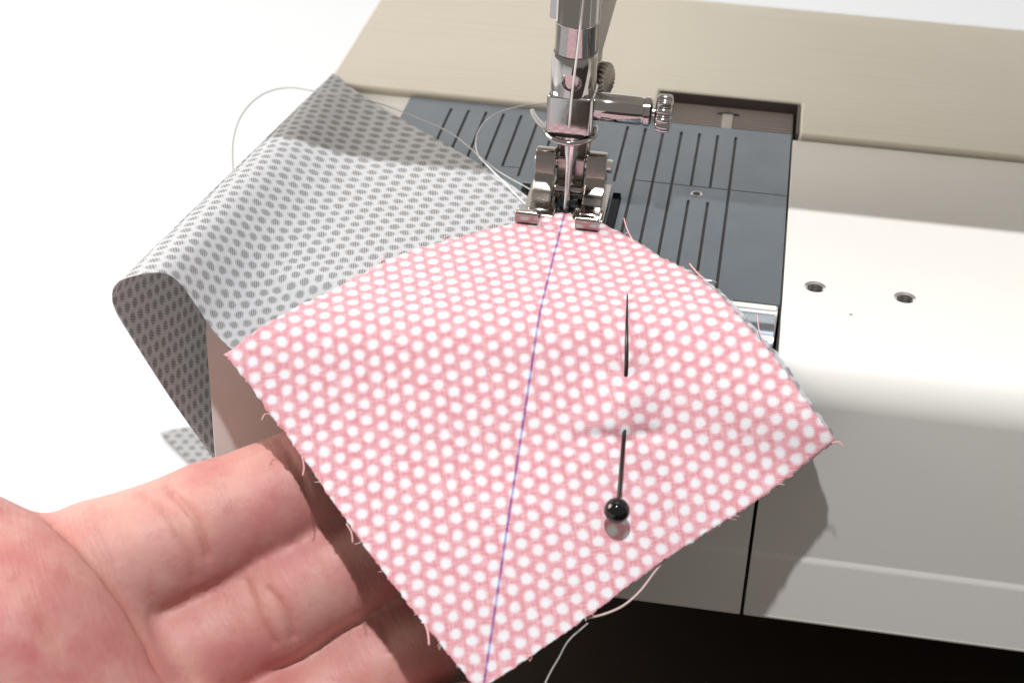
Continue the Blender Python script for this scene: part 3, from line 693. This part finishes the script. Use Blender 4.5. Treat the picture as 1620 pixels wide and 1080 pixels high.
PALM = [chain([(20, 945, 252, 10), (-180, 1050, 254, 14)]), chain([(110, 1095, 247, 10), (-130, 1170, 251, 15)]), chain([(300, 1200, 240, 9.5), (20, 1330, 249, 16)]), chain([(470, 1320, 237, 8.5), (180, 1450, 248, 15)]),
        chain([(-180, 1050, 254, 15), (-60, 1300, 252, 17), (120, 1450, 250, 16)]), chain([(-60, 1250, 253, 18), (-460, 1440, 250, 21)]),
        chain([(-90, 950, 249, 14), (-230, 880, 255, 10.5), (-330, 800, 258, 8.8), (-400, 700, 260, 7.2)])]
def rcone(P, a, ra, b, rb):
    ba = b-a; L = ba@ba; t = np.clip(((P-a)@ba)/L, 0, 1)
    return np.linalg.norm(P-(a+t[:, None]*ba), axis=1)-(ra+(rb-ra)*t)
def smin(a, b, k):
    h = np.clip(0.5+0.5*(b-a)/k, 0, 1); return b*(1-h)+a*h-k*h*(1-h)
def chain_d(P, ch, k=2.2):
    d = None
    for (a, ra), (b, rb) in zip(ch[:-1], ch[1:]):
        e = rcone(P, a, ra, b, rb); d = e if d is None else smin(d, e, k)
    return d
def hand0(P):
    d = None
    for ch in FING:
        e = chain_d(P, slim(ch)); d = e if d is None else smin(d, e, 0.9)
    q = None
    for ch in PALM:
        e = chain_d(P, ch); q = e if q is None else smin(q, e, 6.0)
    d = smin(d, q, 2.5)
    return smin(d, chain_d(P, MOUND, 5), 1.8)
def trace(u, v):
    r = ray(u, v); t = 200.0
    for _ in range(60):
        p = CPOS+r*t; s = hand0(p[None])[0]; t += s*0.8
    return CPOS+r*t
CRE = [  # polyline in the picture, depth mm, width mm
    ([(264, 768), (279, 786), (296, 803), (312, 824), (321, 845), (327, 870), (330, 895)], 0.50, 0.95),
    ([(216, 774), (249, 793), (272, 820), (289, 850), (302, 885), (306, 912), (308, 930)], 0.32, 1.1),
    ([(240, 772), (262, 795), (284, 822), (300, 850)], 0.14, 0.8),
    ([(384, 908), (390, 922), (401, 950), (412, 980), (428, 1005), (443, 1028)], 0.42, 1.0),
    ([(416, 920), (424, 932), (441, 950), (455, 970), (463, 1000), (466, 1018)], 0.42, 0.9),
    ([(590, 960), (604, 984), (612, 1010), (616, 1040)], 0.22, 1.0),
    ([(437, 690), (460, 720), (480, 760), (490, 800)], 0.22, 1.0),
    ([(60, 813), (105, 846), (140, 882), (175, 925), (205, 965), (235, 1020), (260, 1080)], 0.6, 1.2),
    ([(20, 900), (60, 960), (90, 1030)], 0.15, 1.5),
    ([(150, 800), (168, 850), (190, 900)], 0.15, 1.2),
    ([(350, 760), (372, 800), (386, 850)], 0.08, 0.8), ([(180, 800), (200, 850), (215, 910)], 0.1, 0.9), ([(500, 880), (520, 915), (535, 950)], 0.08, 0.8),
]
CR3 = [([trace(u, v) for u, v in pl], dpt, wd) for pl, dpt, wd in CRE]
allp = np.array([p for ch in FING+PALM+[MOUND] for p, r in ch])
lo_ = allp.min(0)-27; hi_ = allp.max(0)+27
# surface nets
h_ = 0.8
vis_lo = lo_
nx_, ny_, nz_ = [int(math.ceil(v)) for v in (hi_-lo_)/h_]
gx = lo_[0]+np.arange(nx_)*h_; gy = lo_[1]+np.arange(ny_)*h_; gz = lo_[2]+np.arange(nz_)*h_
D = np.empty((nx_, ny_, nz_), np.float32)
YY, ZZ = np.meshgrid(gy, gz, indexing='ij')
coarse = {}
st_ = 6
cgx, cgy, cgz = [np.arange(0, n+st_, st_) for n in (nx_, ny_, nz_)]
CX, CY, CZ = np.meshgrid(lo_[0]+cgx*h_, lo_[1]+cgy*h_, lo_[2]+cgz*h_, indexing='ij')
DC = hand0(np.stack([CX.ravel(), CY.ravel(), CZ.ravel()], 1)).reshape(CX.shape)
ix, iy, iz = [np.rint(np.arange(n)/st_).astype(int) for n in (nx_, ny_, nz_)]
D[:] = DC[np.ix_(ix, iy, iz)]
nr = np.argwhere(np.abs(D) < h_*st_*0.95)
D[tuple(nr.T)] = hand0(lo_+nr*h_)
sg = D < 0
c8 = [(a, b, c) for a in (0, 1) for b in (0, 1) for c in (0, 1)]
cnt = sum(sg[a:nx_-1+a, b:ny_-1+b, c:nz_-1+c].astype(int) for a, b, c in c8)
act = (cnt > 0) & (cnt < 8)
idx = -np.ones(act.shape, int); ai = np.argwhere(act); idx[act] = np.arange(len(ai))
HV = lo_+(ai+0.5)*h_
HF = []
for axn in range(3):
    s0 = [slice(0, n) for n in (nx_, ny_, nz_)]; s1 = list(s0)
    s0[axn] = slice(0, -1); s1[axn] = slice(1, None)
    ch_ = sg[tuple(s0)] != sg[tuple(s1)]
    e = np.argwhere(ch_); b_, c_ = [(1, 2), (2, 0), (0, 1)][axn]
    e = e[(e[:, b_] > 0) & (e[:, c_] > 0) & (e[:, b_] < act.shape[b_]) & (e[:, c_] < act.shape[c_])]
    inn = sg[tuple(e.T)]
    def sh(db, dc):
        q = e.copy(); q[:, b_] += db; q[:, c_] += dc; return idx[tuple(q.T)]
    q = np.stack([sh(-1, -1), sh(0, -1), sh(0, 0), sh(-1, 0)], 1)
    q[~inn] = q[~inn][:, ::-1]
    HF.append(q[(q >= 0).all(1)])
HF = np.concatenate(HF)
def project(V, fn, it):
    for _ in range(it):
        s = fn(V); e = 0.15
        gr = np.stack([fn(V+np.eye(3)[k]*e)-s for k in range(3)], 1)/e
        gl = np.maximum((gr**2).sum(1), 0.2)
        V = V-gr*(np.clip(s, -0.8, 0.8)/gl)[:, None]
    return V
def subdiv(V, Fq):
    n = len(V); E_ = np.sort(np.stack([Fq, np.roll(Fq, -1, 1)], 2), 2)            # (f,4,2)
    key = E_[..., 0].astype(np.int64)*n+E_[..., 1]; uq, inv = np.unique(key, return_inverse=True); inv = inv.reshape(key.shape)
    mid_ = 0.5*(V[uq//n]+V[uq % n]); cen = V[Fq].mean(1); ne = len(uq)
    VV = np.concatenate([V, mid_, cen]); fc = n+ne+np.arange(len(Fq))
    FF = np.concatenate([np.stack([Fq[:, k], n+inv[:, k], fc, n+inv[:, (k-1) % 4]], 1) for k in range(4)])
    return VV, FF
HV = project(HV, hand0, 2); HV, HF = subdiv(HV, HF)
def relax(V, Fq, it, lam):
    a = Fq.ravel(); b = np.roll(Fq, -1, 1).ravel(); n = len(V); deg = np.bincount(a, minlength=n)+np.bincount(b, minlength=n)
    for _ in range(it):
        acc = np.stack([np.bincount(a, V[b, k], n)+np.bincount(b, V[a, k], n) for k in range(3)], 1); V = V+lam*(acc/deg[:, None]-V)
    return V
HV = project(HV, hand0, 1); HV = relax(HV, HF, 20, 0.6)
fn_ = np.cross(HV[HF[:, 2]]-HV[HF[:, 0]], HV[HF[:, 3]]-HV[HF[:, 1]]); vn_ = np.zeros_like(HV)
for k in range(4): np.add.at(vn_, HF[:, k], fn_)
vn_ /= np.linalg.norm(vn_, axis=1)[:, None]+1e-12
cm_ = HV.mean(0)
if np.sum(vn_*(hand0(HV+vn_*0.3)-hand0(HV))[:, None]*vn_) < 0: vn_ = -vn_
disp = np.zeros(len(HV)); cre_ = np.zeros(len(HV))
for pl, dpt, wd in CR3:
    pa = np.array(pl); sel = np.where(np.all((HV > pa.min(0)-5*wd) & (HV < pa.max(0)+5*wd), axis=1))[0]
    Q = HV[sel]; m = np.full(len(sel), 1e9); fade = np.ones(len(sel))
    L_t = np.concatenate([[0], np.cumsum(np.linalg.norm(np.diff(pa, axis=0), axis=1))])
    tt = np.zeros(len(sel))
    for k, (a, b) in enumerate(zip(pl[:-1], pl[1:])):
        ba = b-a; t = np.clip(((Q-a)@ba)/(ba@ba), 0, 1); e = np.linalg.norm(Q-(a+t[:, None]*ba), axis=1)
        up = e < m; m[up] = e[up]; tt[up] = (L_t[k]+t[up]*(L_t[k+1]-L_t[k]))/L_t[-1]
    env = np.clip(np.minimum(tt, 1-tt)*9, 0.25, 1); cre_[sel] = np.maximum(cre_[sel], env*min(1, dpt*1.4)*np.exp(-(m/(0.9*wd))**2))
    disp[sel] += env*dpt*(-np.exp(-(m/(0.62*wd))**2)*0.85-0.38*np.exp(-(m/(1.6*wd))**2)+0.05*np.exp(-((m-2.6*wd)/(1.2*wd))**2))
HV = HV+vn_*disp[:, None]
g = G('skin'); o = g.obj()
big = g.noise(o, 55, 3); mid = g.noise(o, 160, 3); fine = g.noise(o, 1400, 3)
fd = Vector(FING[0][5][0]-FING[0][1][0]).normalized()
line_v = g.mapping(o, (1, 1, 1))
dotl = g.vmath('DOT_PRODUCT', o, tuple(fd)); 
wr_ = g.n('ShaderNodeTexNoise'); 
cmbx = g.n('ShaderNodeCombineXYZ'); g.put(cmbx.inputs[0], g.math('MULTIPLY', dotl, 1800.0)); g.put(cmbx.inputs[1], g.math('MULTIPLY', g.vmath('DOT_PRODUCT', o, (0.2, 0.5, 0.84)), 420.0)); g.put(cmbx.inputs[2], 0.0)
g.put(wr_.inputs['Vector'], cmbx.outputs[0]); wr_.inputs['Scale'].default_value = 1.0; wr_.inputs['Detail'].default_value = 3
h = g.math('ADD', g.math('MULTIPLY', wr_.outputs[0], 0.6), g.math('MULTIPLY', fine, 0.4))
cc = g.ramp(big, [(0.32, (0.57, 0.305, 0.27)), (0.52, (0.54, 0.24, 0.218)), (0.70, (0.475, 0.155, 0.15))])
cc = g.mix(g.math('MULTIPLY', g.smooth(mid, 0.45, 0.7), 0.4), cc, (0.62, 0.37, 0.31, 1))
blot = g.noise(o, 420, 4, 0.65); cc = g.mix(g.math('MULTIPLY', g.smooth(blot, 0.5, 0.75), 0.45), cc, (0.47, 0.17, 0.155, 1))
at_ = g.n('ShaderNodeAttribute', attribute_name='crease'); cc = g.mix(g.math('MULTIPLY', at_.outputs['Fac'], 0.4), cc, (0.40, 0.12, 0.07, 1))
g.set(color=cc, rough=0.53, spec=0.36, sss=0.35, normal=g.bump(h, 0.5, 0.00028))
g.b.inputs['Subsurface Radius'].default_value = (1.0, 0.35, 0.2); g.b.inputs['Subsurface Scale'].default_value = 0.0016
MAT['skin'] = g.m
hand = put('hand', HV, HF, MAT['skin'], None, True); fixn(hand)
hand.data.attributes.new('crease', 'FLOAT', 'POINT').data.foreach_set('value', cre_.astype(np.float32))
tag(hand, 'open hand, palm up, with its fingertips under the pink fabric', 'hand')
